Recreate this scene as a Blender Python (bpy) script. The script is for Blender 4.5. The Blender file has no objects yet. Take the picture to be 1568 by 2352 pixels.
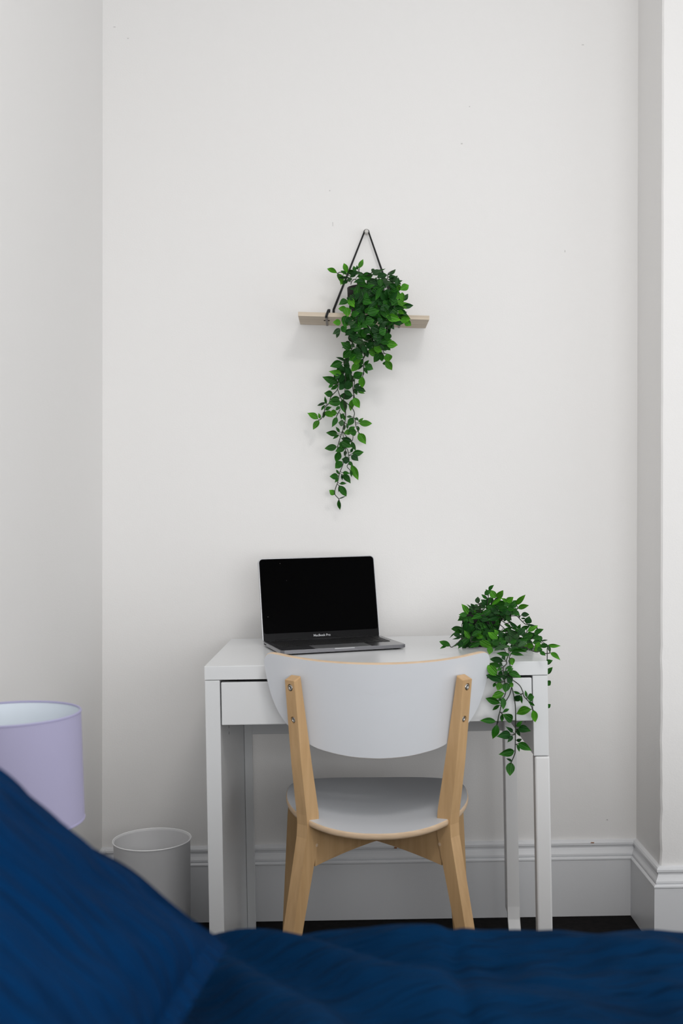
import bpy, bmesh, math, random
from mathutils import Vector, Matrix
random.seed(7)
S = bpy.context.scene
COL = S.collection
R = math.radians

# ---------------------------------------------------------------- camera
F_PX = 2569.0
CAM = Vector((0.0, -2.9516, 1.0823))
YAW, PITCH, ROLL = -0.0036, -0.0035, -0.0178
fw = Vector((math.sin(YAW)*math.cos(PITCH), math.cos(YAW)*math.cos(PITCH), math.sin(PITCH)))
rt0 = Vector((math.cos(YAW), -math.sin(YAW), 0)); up0 = rt0.cross(fw)
RT = rt0*math.cos(ROLL) + up0*math.sin(ROLL)
UP = up0*math.cos(ROLL) - rt0*math.sin(ROLL)
cd = bpy.data.cameras.new('camera'); cam = bpy.data.objects.new('camera', cd); COL.objects.link(cam)
M = Matrix.Identity(4)
for i in range(3):
    M[i][0], M[i][1], M[i][2], M[i][3] = RT[i], UP[i], -fw[i], CAM[i]
cam.matrix_world = M
cd.sensor_fit = 'VERTICAL'; cd.sensor_height = 36.0; cd.sensor_width = 24.0
cd.lens = F_PX/2352*36.0
cd.clip_start = 0.02
cd.dof.use_dof = True; cd.dof.focus_distance = 2.62; cd.dof.aperture_fstop = 3.6
S.camera = cam

# ---------------------------------------------------------------- world, light, exposure
W = bpy.data.worlds.new('world'); S.world = W; W.use_nodes = True
bg = W.node_tree.nodes['Background']; bg.inputs[0].default_value = (0.75, 0.87, 1.0, 1); bg.inputs[1].default_value = 0.5
WIN = dict(x0=-0.58, x1=2.25, z0=0.42, z1=2.15, y=-4.55)      # the window behind the camera
ld = bpy.data.lights.new('window_daylight', 'AREA'); ld.shape = 'RECTANGLE'
ld.size = WIN['x1']-WIN['x0']-0.1; ld.size_y = WIN['z1']-WIN['z0']-0.1
ld.energy = 56; ld.color = (1.0, 0.995, 0.985)
lo = bpy.data.objects.new('window_daylight', ld); COL.objects.link(lo)
lo.location = ((WIN['x0']+WIN['x1'])/2, WIN['y']+0.03, (WIN['z0']+WIN['z1'])/2)
lo.rotation_euler = (R(90), 0, 0)
WIN2 = dict(y0=-2.75, y1=-0.55, z0=0.30, z1=2.35, x=2.32)     # the window in the right-hand wall, out of view
l2 = bpy.data.lights.new('side_window_daylight', 'AREA'); l2.shape = 'RECTANGLE'
l2.size = WIN2['y1']-WIN2['y0']-.1; l2.size_y = WIN2['z1']-WIN2['z0']-.1; l2.energy = 12; l2.color = (1.0, 0.97, 0.94)
lo2 = bpy.data.objects.new('side_window_daylight', l2); COL.objects.link(lo2)
lo2.location = (WIN2['x'], (WIN2['y0']+WIN2['y1'])/2, (WIN2['z0']+WIN2['z1'])/2); lo2.rotation_euler = (R(90), 0, R(90))
CL = (0.55, -2.35, 3.0)                                          # ceiling lamp above the bed, out of view
l3 = bpy.data.lights.new('ceiling_lamp_glow', 'AREA'); l3.shape = 'DISK'; l3.size = .55; l3.energy = 16; l3.color = (1.0, 0.965, 0.93)
lo3 = bpy.data.objects.new('ceiling_lamp_glow', l3); COL.objects.link(lo3); lo3.location = (CL[0], CL[1], CL[2]-.075)
vs = S.view_settings; vs.view_transform = 'Standard'; vs.look = 'None'; vs.exposure = 0.0; vs.gamma = 1.0; vs.use_curve_mapping = False

# ---------------------------------------------------------------- helpers
def ray(x, y): return RT*((x-784)/F_PX) + UP*((1176-y)/F_PX) + fw
def at_y(x, y, Y): d = ray(x, y); return CAM + d*((Y-CAM.y)/d.y)
def at_z(x, y, Z): d = ray(x, y); return CAM + d*((Z-CAM.z)/d.z)

def tag(o, label=None, cat=None, group=None, kind=None):
    if label: o['label'] = label
    if cat: o['category'] = cat
    if group: o['group'] = group
    if kind: o['kind'] = kind
    return o
def empty(name, loc, rot=(0, 0, 0)):
    o = bpy.data.objects.new(name, None); COL.objects.link(o); o.location = loc; o.rotation_euler = rot
    o.empty_display_size = 0.05
    return o
def link(name, me, m, parent=None, smooth=False):
    if m is not None:
        ms = m if isinstance(m, (list, tuple)) else [m]
        me.materials.clear()
        for k in ms: me.materials.append(k)
    if smooth:
        for p in me.polygons: p.use_smooth = True
    o = bpy.data.objects.new(name, me); COL.objects.link(o)
    if parent: o.parent = parent
    return o
def from_bm(name, bm, m, parent=None, smooth=False):
    bmesh.ops.recalc_face_normals(bm, faces=bm.faces[:])
    me = bpy.data.meshes.new(name); bm.to_mesh(me); bm.free()
    return link(name, me, m, parent, smooth)
def add_box(bm, x0, x1, y0, y1, z0, z1, bev=0.0, seg=2):
    b = bmesh.new()
    bmesh.ops.create_cube(b, size=1)
    for v in b.verts:
        v.co = Vector((x0+(v.co.x+.5)*(x1-x0), y0+(v.co.y+.5)*(y1-y0), z0+(v.co.z+.5)*(z1-z0)))
    if bev: bmesh.ops.bevel(b, geom=b.edges[:], offset=bev, segments=seg, affect='EDGES', profile=.5)
    merge(bm, b)
def merge(bm, b):
    me = bpy.data.meshes.new('tmp'); b.to_mesh(me); b.free(); bm.from_mesh(me); bpy.data.meshes.remove(me)
def box(name, x0, x1, y0, y1, z0, z1, m, parent=None, bev=0.0015):
    bm = bmesh.new(); add_box(bm, x0, x1, y0, y1, z0, z1, bev); return from_bm(name, bm, m, parent)
def add_tube(bm, pts, r, n=8, caps=True):
    pts = [Vector(p) for p in pts]; rings = []
    rs = r if isinstance(r, (list, tuple)) else [r]*len(pts)
    prev = None
    for i, p in enumerate(pts):
        t = (pts[min(i+1, len(pts)-1)]-pts[max(i-1, 0)])
        t = t.normalized() if t.length > 1e-9 else Vector((0, 0, 1))
        if prev is None:
            a = t.cross(Vector((0, 0, 1)))
            if a.length < .05: a = t.cross(Vector((1, 0, 0)))
        else: a = prev - t*prev.dot(t)
        a.normalize(); prev = a; b = t.cross(a)
        rings.append([bm.verts.new(p+(a*math.cos(2*math.pi*k/n)+b*math.sin(2*math.pi*k/n))*rs[i]) for k in range(n)])
    for i in range(len(rings)-1):
        for k in range(n):
            bm.faces.new((rings[i][k], rings[i][(k+1) % n], rings[i+1][(k+1) % n], rings[i+1][k]))
    if caps: bm.faces.new(rings[0]); bm.faces.new(rings[-1])
def add_lathe(bm, prof, c=(0, 0, 0), n=48, closed=False):
    c = Vector(c); rings = []
    for r, z in prof:
        if r < 1e-6: rings.append([bm.verts.new(c+Vector((0, 0, z)))])
        else: rings.append([bm.verts.new(c+Vector((r*math.cos(2*math.pi*k/n), r*math.sin(2*math.pi*k/n), z))) for k in range(n)])
    pairs = list(zip(rings, rings[1:])) + ([(rings[-1], rings[0])] if closed else [])
    for a, b in pairs:
        for k in range(n):
            k2 = (k+1) % n
            if len(a) == 1 and len(b) == 1: continue
            if len(a) == 1: bm.faces.new((a[0], b[k], b[k2]))
            elif len(b) == 1: bm.faces.new((a[k], a[k2], b[0]))
            else: bm.faces.new((a[k], a[k2], b[k2], b[k]))
def lathe(name, prof, m, parent=None, c=(0, 0, 0), n=48, closed=False):
    bm = bmesh.new(); add_lathe(bm, prof, c, n, closed); return from_bm(name, bm, m, parent, True)
def add_prism(bm, poly, d):
    """poly: list of 3D points in order, d: extrusion vector"""
    d = Vector(d); a = [bm.verts.new(Vector(p)) for p in poly]; b = [bm.verts.new(Vector(p)+d) for p in poly]
    n = len(a); bm.faces.new(a); bm.faces.new(b[::-1])
    for i in range(n): bm.faces.new((a[i], a[(i+1) % n], b[(i+1) % n], b[i]))
def smooth_poly(pts, n=6):
    """Catmull-Rom through points"""
    P = [Vector(p) for p in pts]; out = []
    for i in range(len(P)-1):
        p0, p1, p2, p3 = P[max(i-1, 0)], P[i], P[i+1], P[min(i+2, len(P)-1)]
        for k in range(n):
            t = k/n
            out.append(.5*((2*p1)+(p2-p0)*t+(2*p0-5*p1+4*p2-p3)*t*t+(3*p1-p0-3*p2+p3)*t**3))
    out.append(P[-1]); return out

# ---------------------------------------------------------------- materials
def mat(name, col, rough=.5, spec=.5, metal=0., noise=None, bump=None, sheen=0., coat=0.):
    """noise=(scale, (r,g,b) second colour, amount, stretch xyz); bump=[(scale, strength, distance, stretch)]"""
    m = bpy.data.materials.new(name); m.use_nodes = True; nt = m.node_tree; N = nt.nodes; L = nt.links
    b = N['Principled BSDF']; b.inputs['Base Color'].default_value = (*col, 1); b.inputs['Roughness'].default_value = rough
    b.inputs['Specular IOR Level'].default_value = spec; b.inputs['Metallic'].default_value = metal
    b.inputs['Sheen Weight'].default_value = sheen; b.inputs['Coat Weight'].default_value = coat
    tc = N.new('ShaderNodeTexCoord')
    def tex(scale, st, detail=4):
        mp = N.new('ShaderNodeMapping'); mp.inputs['Scale'].default_value = st; L.new(tc.outputs['Object'], mp.inputs[0])
        t = N.new('ShaderNodeTexNoise'); t.inputs['Scale'].default_value = scale; t.inputs['Detail'].default_value = detail
        L.new(mp.outputs[0], t.inputs[0]); return t
    if noise:
        t = tex(noise[0], noise[3] if len(noise) > 3 else (1, 1, 1))
        r = N.new('ShaderNodeMapRange'); r.inputs[1].default_value = .35; r.inputs[2].default_value = .65; r.inputs[4].default_value = noise[2]
        L.new(t.outputs['Fac'], r.inputs[0])
        mx = N.new('ShaderNodeMix'); mx.data_type = 'RGBA'; mx.inputs[6].default_value = (*col, 1); mx.inputs[7].default_value = (*noise[1], 1)
        L.new(r.outputs[0], mx.inputs[0]); L.new(mx.outputs[2], b.inputs['Base Color'])
    last = None
    for s in (bump or []):
        t = tex(s[0], s[3] if len(s) > 3 else (1, 1, 1), 3)
        bp = N.new('ShaderNodeBump'); bp.inputs['Strength'].default_value = s[1]; bp.inputs['Distance'].default_value = s[2]
        L.new(t.outputs['Fac'], bp.inputs['Height'])
        if last: L.new(last.outputs[0], bp.inputs['Normal'])
        last = bp
    if last: L.new(last.outputs[0], b.inputs['Normal'])
    return m

WALLC = (.86, .848, .835)
M_wall = mat('wall_paint', WALLC, .55, .3, noise=(1.3, (.87, .86, .85), .5), bump=[(260, .12, .002), (9, .10, .010)])
M_ceil = mat('ceiling_paint', (.9, .9, .9), .7, .2, bump=[(120, .1, .002)])
M_trim = mat('trim_gloss_paint', (.80, .81, .83), .32, .5, noise=(3, (.76, .77, .79), .5), bump=[(60, .10, .002), (12, .1, .006, (1, 1, .3))])
M_floor = mat('black_carpet', (.0055, .005, .005), .95, .15, noise=(60, (.012, .010, .010), .8), bump=[(900, .5, .003)])
M_desk = mat('white_desk_lacquer', (.74, .752, .762), .28, .5, noise=(2, (.725, .735, .745), .5))
M_deskmetal = mat('white_powder_coat', (.80, .80, .80), .4, .5)
M_gap = mat('drawer_inside', (.20, .19, .18), .7, .2)
M_lam = mat('white_laminate', (.68, .70, .735), .40, .45, noise=(4, (.665, .685, .72), .5))
M_wood = mat('beech_wood', (.62, .40, .20), .42, .4, noise=(9, (.52, .32, .15), .7, (9, 9, .7)), bump=[(40, .05, .001, (6, 6, .5))])
M_ply = mat('plywood_edge', (.70, .525, .36), .5, .35, noise=(60, (.58, .41, .26), .6, (.6, .6, 4)))
M_steel = mat('bolt_steel', (.46, .45, .43), .32, .5, 1.0)
M_dark = mat('dark_hole', (.02, .015, .012), .8, .2)
M_alu = mat('space_grey_aluminium', (.22, .22, .235), .26, .5, .9)
M_alu_l = mat('bright_aluminium_edge', (.46, .465, .48), .30, .5, .85)
M_key = mat('black_keys', (.012, .012, .013), .5, .3)
M_pot = mat('black_plastic_pot', (.014, .0135, .0135), .65, .25, noise=(60, (.022, .021, .020), .5))
M_soil = mat('dark_soil', (.012, .009, .007), .95, .1, bump=[(200, .8, .004)])
M_cord = mat('black_leather_cord', (.012, .012, .013), .45, .4)
M_strap = mat('grey_leather_strap', (.25, .22, .205), .6, .3)
M_shelf = mat('pale_raw_wood', (.68, .585, .47), .6, .3, noise=(7, (.52, .425, .325), .8, (.6, 9, 14)), bump=[(30, .06, .001, (.5, 8, 8))])
M_peg = mat('pale_peg', (.66, .64, .61), .5, .4)
M_stem = mat('vine_stem', (.018, .026, .012), .5, .35)
M_bin = mat('white_bin_plastic', (.70, .70, .71), .42, .45)
M_shade = mat('lavender_lamp_fabric', (.43, .41, .585), .8, .2, bump=[(500, .15, .001, (1, 1, .3))])
M_lining = mat('white_shade_lining', (.80, .87, .94), .6, .3)
M_shaderim = mat('lavender_rim_tape', (.42, .40, .60), .7, .2)
M_lampbase = mat('white_ceramic', (.75, .75, .77), .25, .5)
M_night = mat('white_nightstand', (.78, .78, .78), .4, .4)
M_mattress = mat('mattress_ticking', (.7, .7, .7), .8, .2)
M_bedbase = mat('bed_base_fabric', (.10, .10, .11), .9, .2)
M_chip = mat('bare_wood_chip', (.36, .15, .06), .7, .2)
M_glassw = mat('window_frame_paint', (.8, .8, .8), .4, .4)

def linen(name, c1, c2, dash):
    """blue crinkled seersucker cotton: fine ribs, rows of short puckers"""
    m = bpy.data.materials.new(name); m.use_nodes = True; nt = m.node_tree; N = nt.nodes; L = nt.links
    b = N['Principled BSDF']; b.inputs['Roughness'].default_value = .85; b.inputs['Specular IOR Level'].default_value = .04
    b.inputs['Sheen Weight'].default_value = 0; b.inputs['Sheen Roughness'].default_value = .5
    b.inputs['Sheen Tint'].default_value = (.35, .5, .9, 1)
    tc = N.new('ShaderNodeTexCoord')
    def nz(scale, st, det=3):
        mp = N.new('ShaderNodeMapping'); mp.inputs['Scale'].default_value = st; L.new(tc.outputs['UV'], mp.inputs[0])
        t = N.new('ShaderNodeTexNoise'); t.inputs['Scale'].default_value = scale; t.inputs['Detail'].default_value = det
        L.new(mp.outputs[0], t.inputs[0]); return t
    t = nz(5, (1, 1, 1)); mx = N.new('ShaderNodeMix'); mx.data_type = 'RGBA'
    mx.inputs[6].default_value = (*c1, 1); mx.inputs[7].default_value = (*c2, 1); L.new(t.outputs['Fac'], mx.inputs[0])
    L.new(mx.outputs[2], b.inputs['Base Color'])
    b1 = N.new('ShaderNodeBump'); b1.inputs['Strength'].default_value = dash; b1.inputs['Distance'].default_value = .025
    L.new(nz(9, (1.0, 5.5, 1), 2).outputs['Fac'], b1.inputs['Height'])
    b2 = N.new('ShaderNodeBump'); b2.inputs['Strength'].default_value = .25; b2.inputs['Distance'].default_value = .003
    L.new(nz(160, (1, 1, 1)).outputs['Fac'], b2.inputs['Height']); L.new(b1.outputs[0], b2.inputs['Normal'])
    L.new(b2.outputs[0], b.inputs['Normal'])
    return m
M_duvet = linen('navy_seersucker_duvet', (.0001, .0090, .030), (.0012, .0290, .092), 1.0)
M_pillow = linen('royal_blue_pillow_cotton', (.0000, .0140, .052), (.0003, .0290, .105), 1.0)

def leaf_mat(name, base, edge):
    m = bpy.data.materials.new(name); m.use_nodes = True; nt = m.node_tree; N = nt.nodes; L = nt.links
    b = N['Principled BSDF']; b.inputs['Roughness'].default_value = .38; b.inputs['Specular IOR Level'].default_value = .22
    tc = N.new('ShaderNodeTexCoord'); sp = N.new('ShaderNodeSeparateXYZ'); L.new(tc.outputs['Object'], sp.inputs[0])
    ab = N.new('ShaderNodeMath'); ab.operation = 'ABSOLUTE'; L.new(sp.outputs[0], ab.inputs[0])
    # veins run parallel to the leaf edge: stripes on |x| / profile(y)
    w = N.new('ShaderNodeMath'); w.operation = 'MULTIPLY'; w.inputs[1].default_value = 34.; L.new(ab.outputs[0], w.inputs[0])
    sn = N.new('ShaderNodeMath'); sn.operation = 'SINE'; L.new(w.outputs[0], sn.inputs[0])
    mr = N.new('ShaderNodeMapRange'); mr.inputs[1].default_value = -1; mr.inputs[2].default_value = 1; mr.inputs[3].default_value = 0; mr.inputs[4].default_value = .3
    L.new(sn.outputs[0], mr.inputs[0])
    ed = N.new('ShaderNodeMapRange'); ed.inputs[1].default_value = .55; ed.inputs[2].default_value = 1.05; ed.inputs[3].default_value = 0; ed.inputs[4].default_value = .8
    L.new(sp.outputs[1], ed.inputs[0])
    ad = N.new('ShaderNodeMath'); ad.operation = 'ADD'; ad.use_clamp = True; L.new(mr.outputs[0], ad.inputs[0]); L.new(ed.outputs[0], ad.inputs[1])
    mx = N.new('ShaderNodeMix'); mx.data_type = 'RGBA'; mx.inputs[6].default_value = (*base, 1); mx.inputs[7].default_value = (*edge, 1)
    L.new(ad.outputs[0], mx.inputs[0])
    oi = N.new('ShaderNodeObjectInfo'); hv = N.new('ShaderNodeHueSaturation')
    vr = N.new('ShaderNodeMapRange'); vr.inputs[3].default_value = .75; vr.inputs[4].default_value = 1.2; L.new(oi.outputs['Random'], vr.inputs[0])
    L.new(vr.outputs[0], hv.inputs['Value']); L.new(mx.outputs[2], hv.inputs['Color']); L.new(hv.outputs[0], b.inputs['Base Color'])
    bp = N.new('ShaderNodeBump'); bp.inputs['Strength'].default_value = .35; bp.inputs['Distance'].default_value = .002
    L.new(sn.outputs[0], bp.inputs['Height']); L.new(bp.outputs[0], b.inputs['Normal'])
    return m
LEAF = {'m': leaf_mat('leaf_green', (.011, .082, .006), (.030, .165, .007)),
        'b': leaf_mat('leaf_young_green', (.040, .185, .008), (.10, .34, .014)),
        'd': leaf_mat('leaf_old_green', (.007, .048, .008), (.014, .090, .008)),
        'g': leaf_mat('leaf_matte_green', (.032, .085, .030), (.05, .125, .035))}

# ---------------------------------------------------------------- room shell
LEAN = 0.0192            # the walls of this old house lean: x grows with height
def wx(x, z): return x + LEAN*z
XL, XR, XE = -0.6625, 0.748, 2.35     # left wall, alcove return, far right wall (at floor)
YB, YC, YF, H = 0.0, -0.225, -4.60, 3.0
def wall(name, p, q, z0=0., z1=H, th=.12, m=M_wall, label=None, nx=0, jag=False):
    """vertical leaning slab between plan points p and q, room on the left of p->q"""
    p = Vector((*p, 0)); q = Vector((*q, 0)); d = (q-p).normalized(); out = Vector((d.y, -d.x, 0))*th
    bm = bmesh.new(); n = 1
    for (a, b, c, e) in (((p), (q), None, None),):
        vs_ = []
        for (pt, z) in ((p, z0), (q, z0), (q, z1), (p, z1)):
            for o in (Vector(), out):
                w_ = pt+o; vs_.append(bm.verts.new((wx(w_.x, z), w_.y, z)))
        v = vs_
        for f in ((0, 2, 4, 6), (1, 7, 5, 3), (0, 1, 3, 2), (2, 3, 5, 4), (4, 5, 7, 6), (6, 7, 1, 0)):
            bm.faces.new([v[i] for i in f])
    o = from_bm(name, bm, m); tag(o, label, 'wall', kind='structure'); return o
wall('wall_left', (XL, YB), (XL, YF), label='off-white plaster wall on the left side')
wb = wall('wall_back', (XR+.12, YB), (XL-.12, YB), label='off-white plaster wall behind the desk')
M_scuff = mat('grey_scuff', (.58, .57, .56), .8, .2)
for px, py, ww, hh_ in ((764, 515, 1.2, 9), (263, 62, 5, 1.2), (294, 88, 2.5, 2), (1338, 103, 5, 1.4), (1060, 330, 4, 2), (1078, 245, 2, 2), (757, 438, 2.5, 2), (1394, 1883, 3, 3), (1297, 577, 1.5, 5)):
    p = at_y(px, py, 0); k_ = .00115/2
    box('scuff_mark', p.x-ww*k_, p.x+ww*k_, -.0004, .0005, p.z-hh_*k_, p.z+hh_*k_, M_scuff, wb, 0)
# chimney breast: return + front in one block, with a worn corner
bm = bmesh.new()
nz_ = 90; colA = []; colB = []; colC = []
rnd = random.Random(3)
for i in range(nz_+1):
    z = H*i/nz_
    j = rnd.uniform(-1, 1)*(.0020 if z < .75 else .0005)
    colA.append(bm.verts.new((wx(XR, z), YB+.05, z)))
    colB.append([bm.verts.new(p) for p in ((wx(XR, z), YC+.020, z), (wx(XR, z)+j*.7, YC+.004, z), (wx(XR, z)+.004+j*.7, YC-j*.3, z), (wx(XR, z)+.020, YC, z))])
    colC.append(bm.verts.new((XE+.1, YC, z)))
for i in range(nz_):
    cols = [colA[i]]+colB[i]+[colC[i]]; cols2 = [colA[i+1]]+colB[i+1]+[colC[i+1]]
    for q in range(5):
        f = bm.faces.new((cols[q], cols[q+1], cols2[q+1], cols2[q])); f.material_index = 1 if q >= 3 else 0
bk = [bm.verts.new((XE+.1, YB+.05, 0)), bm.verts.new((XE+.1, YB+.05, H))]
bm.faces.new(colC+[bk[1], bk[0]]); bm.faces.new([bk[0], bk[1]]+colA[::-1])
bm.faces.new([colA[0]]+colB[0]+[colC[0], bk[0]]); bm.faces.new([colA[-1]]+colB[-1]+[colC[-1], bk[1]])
tag(from_bm('wall_chimney_breast', bm, [M_wall, mat('breast_front_daylight_tint', (.74, .755, .775), .55, .3, bump=[(260, .12, .002), (14, .25, .008)])]), 'white chimney breast jutting forward with worn corner at the right edge', 'wall', kind='structure')  # front face coloured darker and cooler, standing in for the light on it
bm = bmesh.new()
for a in ((YF, WIN2['y0'], 0, H), (WIN2['y1'], YC, 0, H), (WIN2['y0'], WIN2['y1'], 0, WIN2['z0']), (WIN2['y0'], WIN2['y1'], WIN2['z1'], H)):
    add_box(bm, XE, XE+.12, a[0], a[1], a[2], a[3])
tag(from_bm('wall_right', bm, M_wall), 'off-white wall with a window, far right outside the view', 'wall', kind='structure')
w = empty('window_2', (XE+.06, (WIN2['y0']+WIN2['y1'])/2, WIN2['z0'])); tag(w, 'white framed window in the right wall outside the view', 'window', kind='structure')
hw = (WIN2['y1']-WIN2['y0'])/2; hh = WIN2['z1']-WIN2['z0']
for nm, a in (('window_frame', (-hw, -hw+.05, 0, hh)), ('window_frame', (hw-.05, hw, 0, hh)), ('window_frame', (-hw, hw, 0, .05)), ('window_frame', (-hw, hw, hh-.05, hh)), ('mullion', (-.02, .02, 0, hh))):
    box(nm, 0, .04, a[0], a[1], a[2], a[3], M_glassw, w)
# front wall behind the camera with the window opening
bm = bmesh.new()
for a in ((XL-.1, WIN['x0'], 0, H), (WIN['x1'], XE+.1, 0, H), (WIN['x0'], WIN['x1'], 0, WIN['z0']), (WIN['x0'], WIN['x1'], WIN['z1'], H)):
    add_box(bm, a[0], a[1], YF-.12, YF, a[2], a[3])
tag(from_bm('wall_front', bm, M_wall), 'off-white wall with the window, behind the viewer', 'wall', kind='structure')
w = empty('window_1', ((WIN['x0']+WIN['x1'])/2, YF-.06, WIN['z0'])); tag(w, 'white framed window behind the viewer', 'window', kind='structure')
hw = (WIN['x1']-WIN['x0'])/2; hh = WIN['z1']-WIN['z0']
for nm, a in (('window_frame', (-hw, -hw+.05, 0, hh)), ('window_frame', (hw-.05, hw, 0, hh)), ('window_frame', (-hw, hw, 0, .05)), ('window_frame', (-hw, hw, hh-.05, hh)), ('mullion', (-.02, .02, 0, hh))):
    box(nm, a[0], a[1], -.04, 0, a[2], a[3], M_glassw, w)
tag(box('floor', XL-.1, XE+.1, YF-.1, .1, -.06, 0, M_floor, bev=0), 'black carpeted floor under the desk', 'floor', kind='structure')
tag(box('ceiling', XL-.2, XE+.2, YF-.1, .1, H-.004, H+.08, M_ceil, bev=0), 'white ceiling above the view', 'ceiling', kind='structure')

cl = empty('ceiling_lamp', (CL[0], CL[1], H-.004)); tag(cl, 'round white flush ceiling lamp above the bed, outside the view', 'lamp')
lathe('lamp_plate', [(0, 0), (.30, 0), (.30, -.02), (.0, -.02)], M_glassw, cl, n=48)
lathe('diffuser', [(.285, -.02), (.285, -.055), (.26, -.066), (0, -.068)], M_glassw, cl, n=48)

# baseboards: one moulded profile, mitred round the corners, one object per wall
PROF = [(0, .197), (.009, .195), (.0115, .190), (.0115, .1845), (.0075, .182), (.0075, .177), (.010, .171), (.0145, .163), (.0150, .1585), (.0125, .1565),
        (.0185, .155), (.0210, .1525), (.0210, .1490), (.0195, .1470), (.0200, .001)]
path = [(XL, YF), (XL, YB), (XR, YB), (XR, YC), (XE, YC)]
def sweep_seg(name, i, label):
    P = [Vector(p) for p in path]
    def nrm(a, b): d = (b-a).normalized(); return Vector((d.y, -d.x))     # room lies on the right of the path
    def corner(k):
        ns = []
        if k > 0: ns.append(nrm(P[k-1], P[k]))
        if k < len(P)-1: ns.append(nrm(P[k], P[k+1]))
        if len(ns) == 1: return ns[0]
        m_ = ns[0]+ns[1]; return m_/ (1+ns[0].dot(ns[1]))
    bm = bmesh.new(); rows = []
    for k in (i, i+1):
        mm = corner(k); rows.append([bm.verts.new((wx(P[k].x+mm.x*d, z), P[k].y+mm.y*d, z)) for d, z in PROF]+[bm.verts.new((wx(P[k].x, .001), P[k].y, .001))])
    n = len(rows[0])
    for a in range(n): bm.faces.new((rows[0][a], rows[0][(a+1) % n], rows[1][(a+1) % n], rows[1][a]))
    bm.faces.new(rows[0]); bm.faces.new(rows[1][::-1])
    o = from_bm(name, bm, M_trim); tag(o, label, 'baseboard', kind='structure'); return o
sweep_seg('baseboard_left', 0, 'white moulded skirting board along the left wall')
bb = sweep_seg('baseboard_back', 1, 'white moulded skirting board behind the desk')
sweep_seg('baseboard_return', 2, 'short white skirting board on the side of the chimney breast')
sweep_seg('baseboard_right', 3, 'white skirting board on the front of the chimney breast')
for (px, py, w_, h_) in ((908, 1947, 8, 4), (1360, 1935.5, 9, 2.5)):
    p = at_y(px, py, -.0115); bm = bmesh.new(); s = .00115
    add_prism(bm, [p+Vector((-w_/2*s, 0, -h_*.3*s)), p+Vector((w_*.3*s, 0, -h_/2*s)), p+Vector((w_/2*s, 0, h_*.3*s)), p+Vector((-w_*.3*s, 0, h_/2*s))], (0, -.0008, 0))
    from_bm('paint_chip', bm, M_chip, bb)

# ---------------------------------------------------------------- bed, duvet, pillow
bed = empty('bed', (.40, -2.24, 0)); tag(bed, 'bed in the foreground beneath the navy duvet', 'bed')
def bedbox(nm, x0, x1, y0, y1, z0, z1, m, bev): return box(nm, x0-.40, x1-.40, y0+2.24, y1+2.24, z0, z1, m, bed, bev)
bedbox('bed_base', -.58, 1.38, -2.93, -1.555, .09, .27, M_bedbase, .01)
bedbox('mattress', -.58, 1.38, -2.93, -1.56, .27, .505, M_mattress, .04)
for x in (-.5, 1.3):
    for y in (-2.85, -1.64): bedbox('leg', x-.025, x+.025, y-.025, y+.025, 0, .09, M_dark, .004)
def grid_obj(name, nu, nv, fn, m, parent=None, th=.02, uvs=(1, 1)):
    bm = bmesh.new(); uvl = bm.loops.layers.uv.new('UVMap')
    V = [[bm.verts.new(fn(i/nu, j/nv)) for j in range(nv+1)] for i in range(nu+1)]
    for i in range(nu):
        for j in range(nv):
            f = bm.faces.new((V[i][j], V[i+1][j], V[i+1][j+1], V[i][j+1]))
            for lp, (a, b) in zip(f.loops, ((i, j), (i+1, j), (i+1, j+1), (i, j+1))): lp[uvl].uv = (a/nu*uvs[0], b/nv*uvs[1])
    me = bpy.data.meshes.new(name); bmesh.ops.recalc_face_normals(bm, faces=bm.faces[:]); bm.to_mesh(me); bm.free()
    o = link(name, me, m, parent, True)
    return o
from mathutils import noise as mnoise
def duvet_fn(u, v):
    x = -.60+u*2.02
    # v: 0 hem on the near side -> over the top -> 1 hem on the far side
    ytop0, ytop1, drop = -2.98, -1.512, .30
    Ltop = ytop1-ytop0; tot = Ltop+2*drop; s = v*tot
    if s < drop: y, z, edge = ytop0, .5615-(drop-s), 0
    elif s > drop+Ltop: y, z, edge = ytop1, .5615-(s-drop-Ltop), 0
    else: y, z, edge = ytop0+(s-drop), .5615, 1
    # rounded shoulders
    if edge:
        e = min(y-ytop0, ytop1-y); rr = .075
        if e < rr: z -= rr-math.sqrt(max(rr*rr-(rr-e)**2, 0)) if False else (rr-e)**2/rr*.5
    else:
        t = (.5615-z)/drop; sg = 1 if y > -2 else -1; z -= .0375*(1-t); y += sg*(.012*math.sin(x*23)+.016*math.sin(x*9+1))*min(t*3, 1)
    k = (.45+.55*min(1, (ytop1-y)/.13)) if edge else .3
    n1 = mnoise.noise((x*3.2, y*3.0, 1.7)); n2 = mnoise.noise((x*9, y*3.0, 4.2)); n3 = mnoise.noise((x*22, y*9, 9.1))
    # folds fanning out from under the pillow
    ang = math.atan2(y+1.45, x+.28); fan = math.sin(ang*17+n1*3)*math.exp(-((x+.02)**2)/.07)
    z += k*(.012*n1+.012*n2+.004*n3+.016*fan)
    # seersucker puckers, in rows along the bed, and two long folds to the right
    z += k*.0055*mnoise.noise((x*20, y*70, 2.2))*min(1, max(0, (x+.1)*4))
    for (xa, ya, sl, am) in ((.16, -1.56, -.42, .009), (.30, -1.58, -.50, .008), (.05, -1.66, -.25, .006)):
        t_ = x-xa
        if t_ > 0: z += k*am*math.exp(-((y-ya-sl*t_)/.022)**2)*min(1, t_*8)
    z -= .014*max(0, x-.10)
    # a seam-like crease running towards the camera
    z += -k*.008*math.exp(-((x-.118-.02*n1)/.012)**2)
    y += (.010*mnoise.noise((x*6, 3.3, .4)))*(1 if v > .6 else 0)
    return (x, y, z-.006)
dv = grid_obj('duvet', 330, 300, duvet_fn, M_duvet, None, uvs=(2.0, 2.0))
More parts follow.
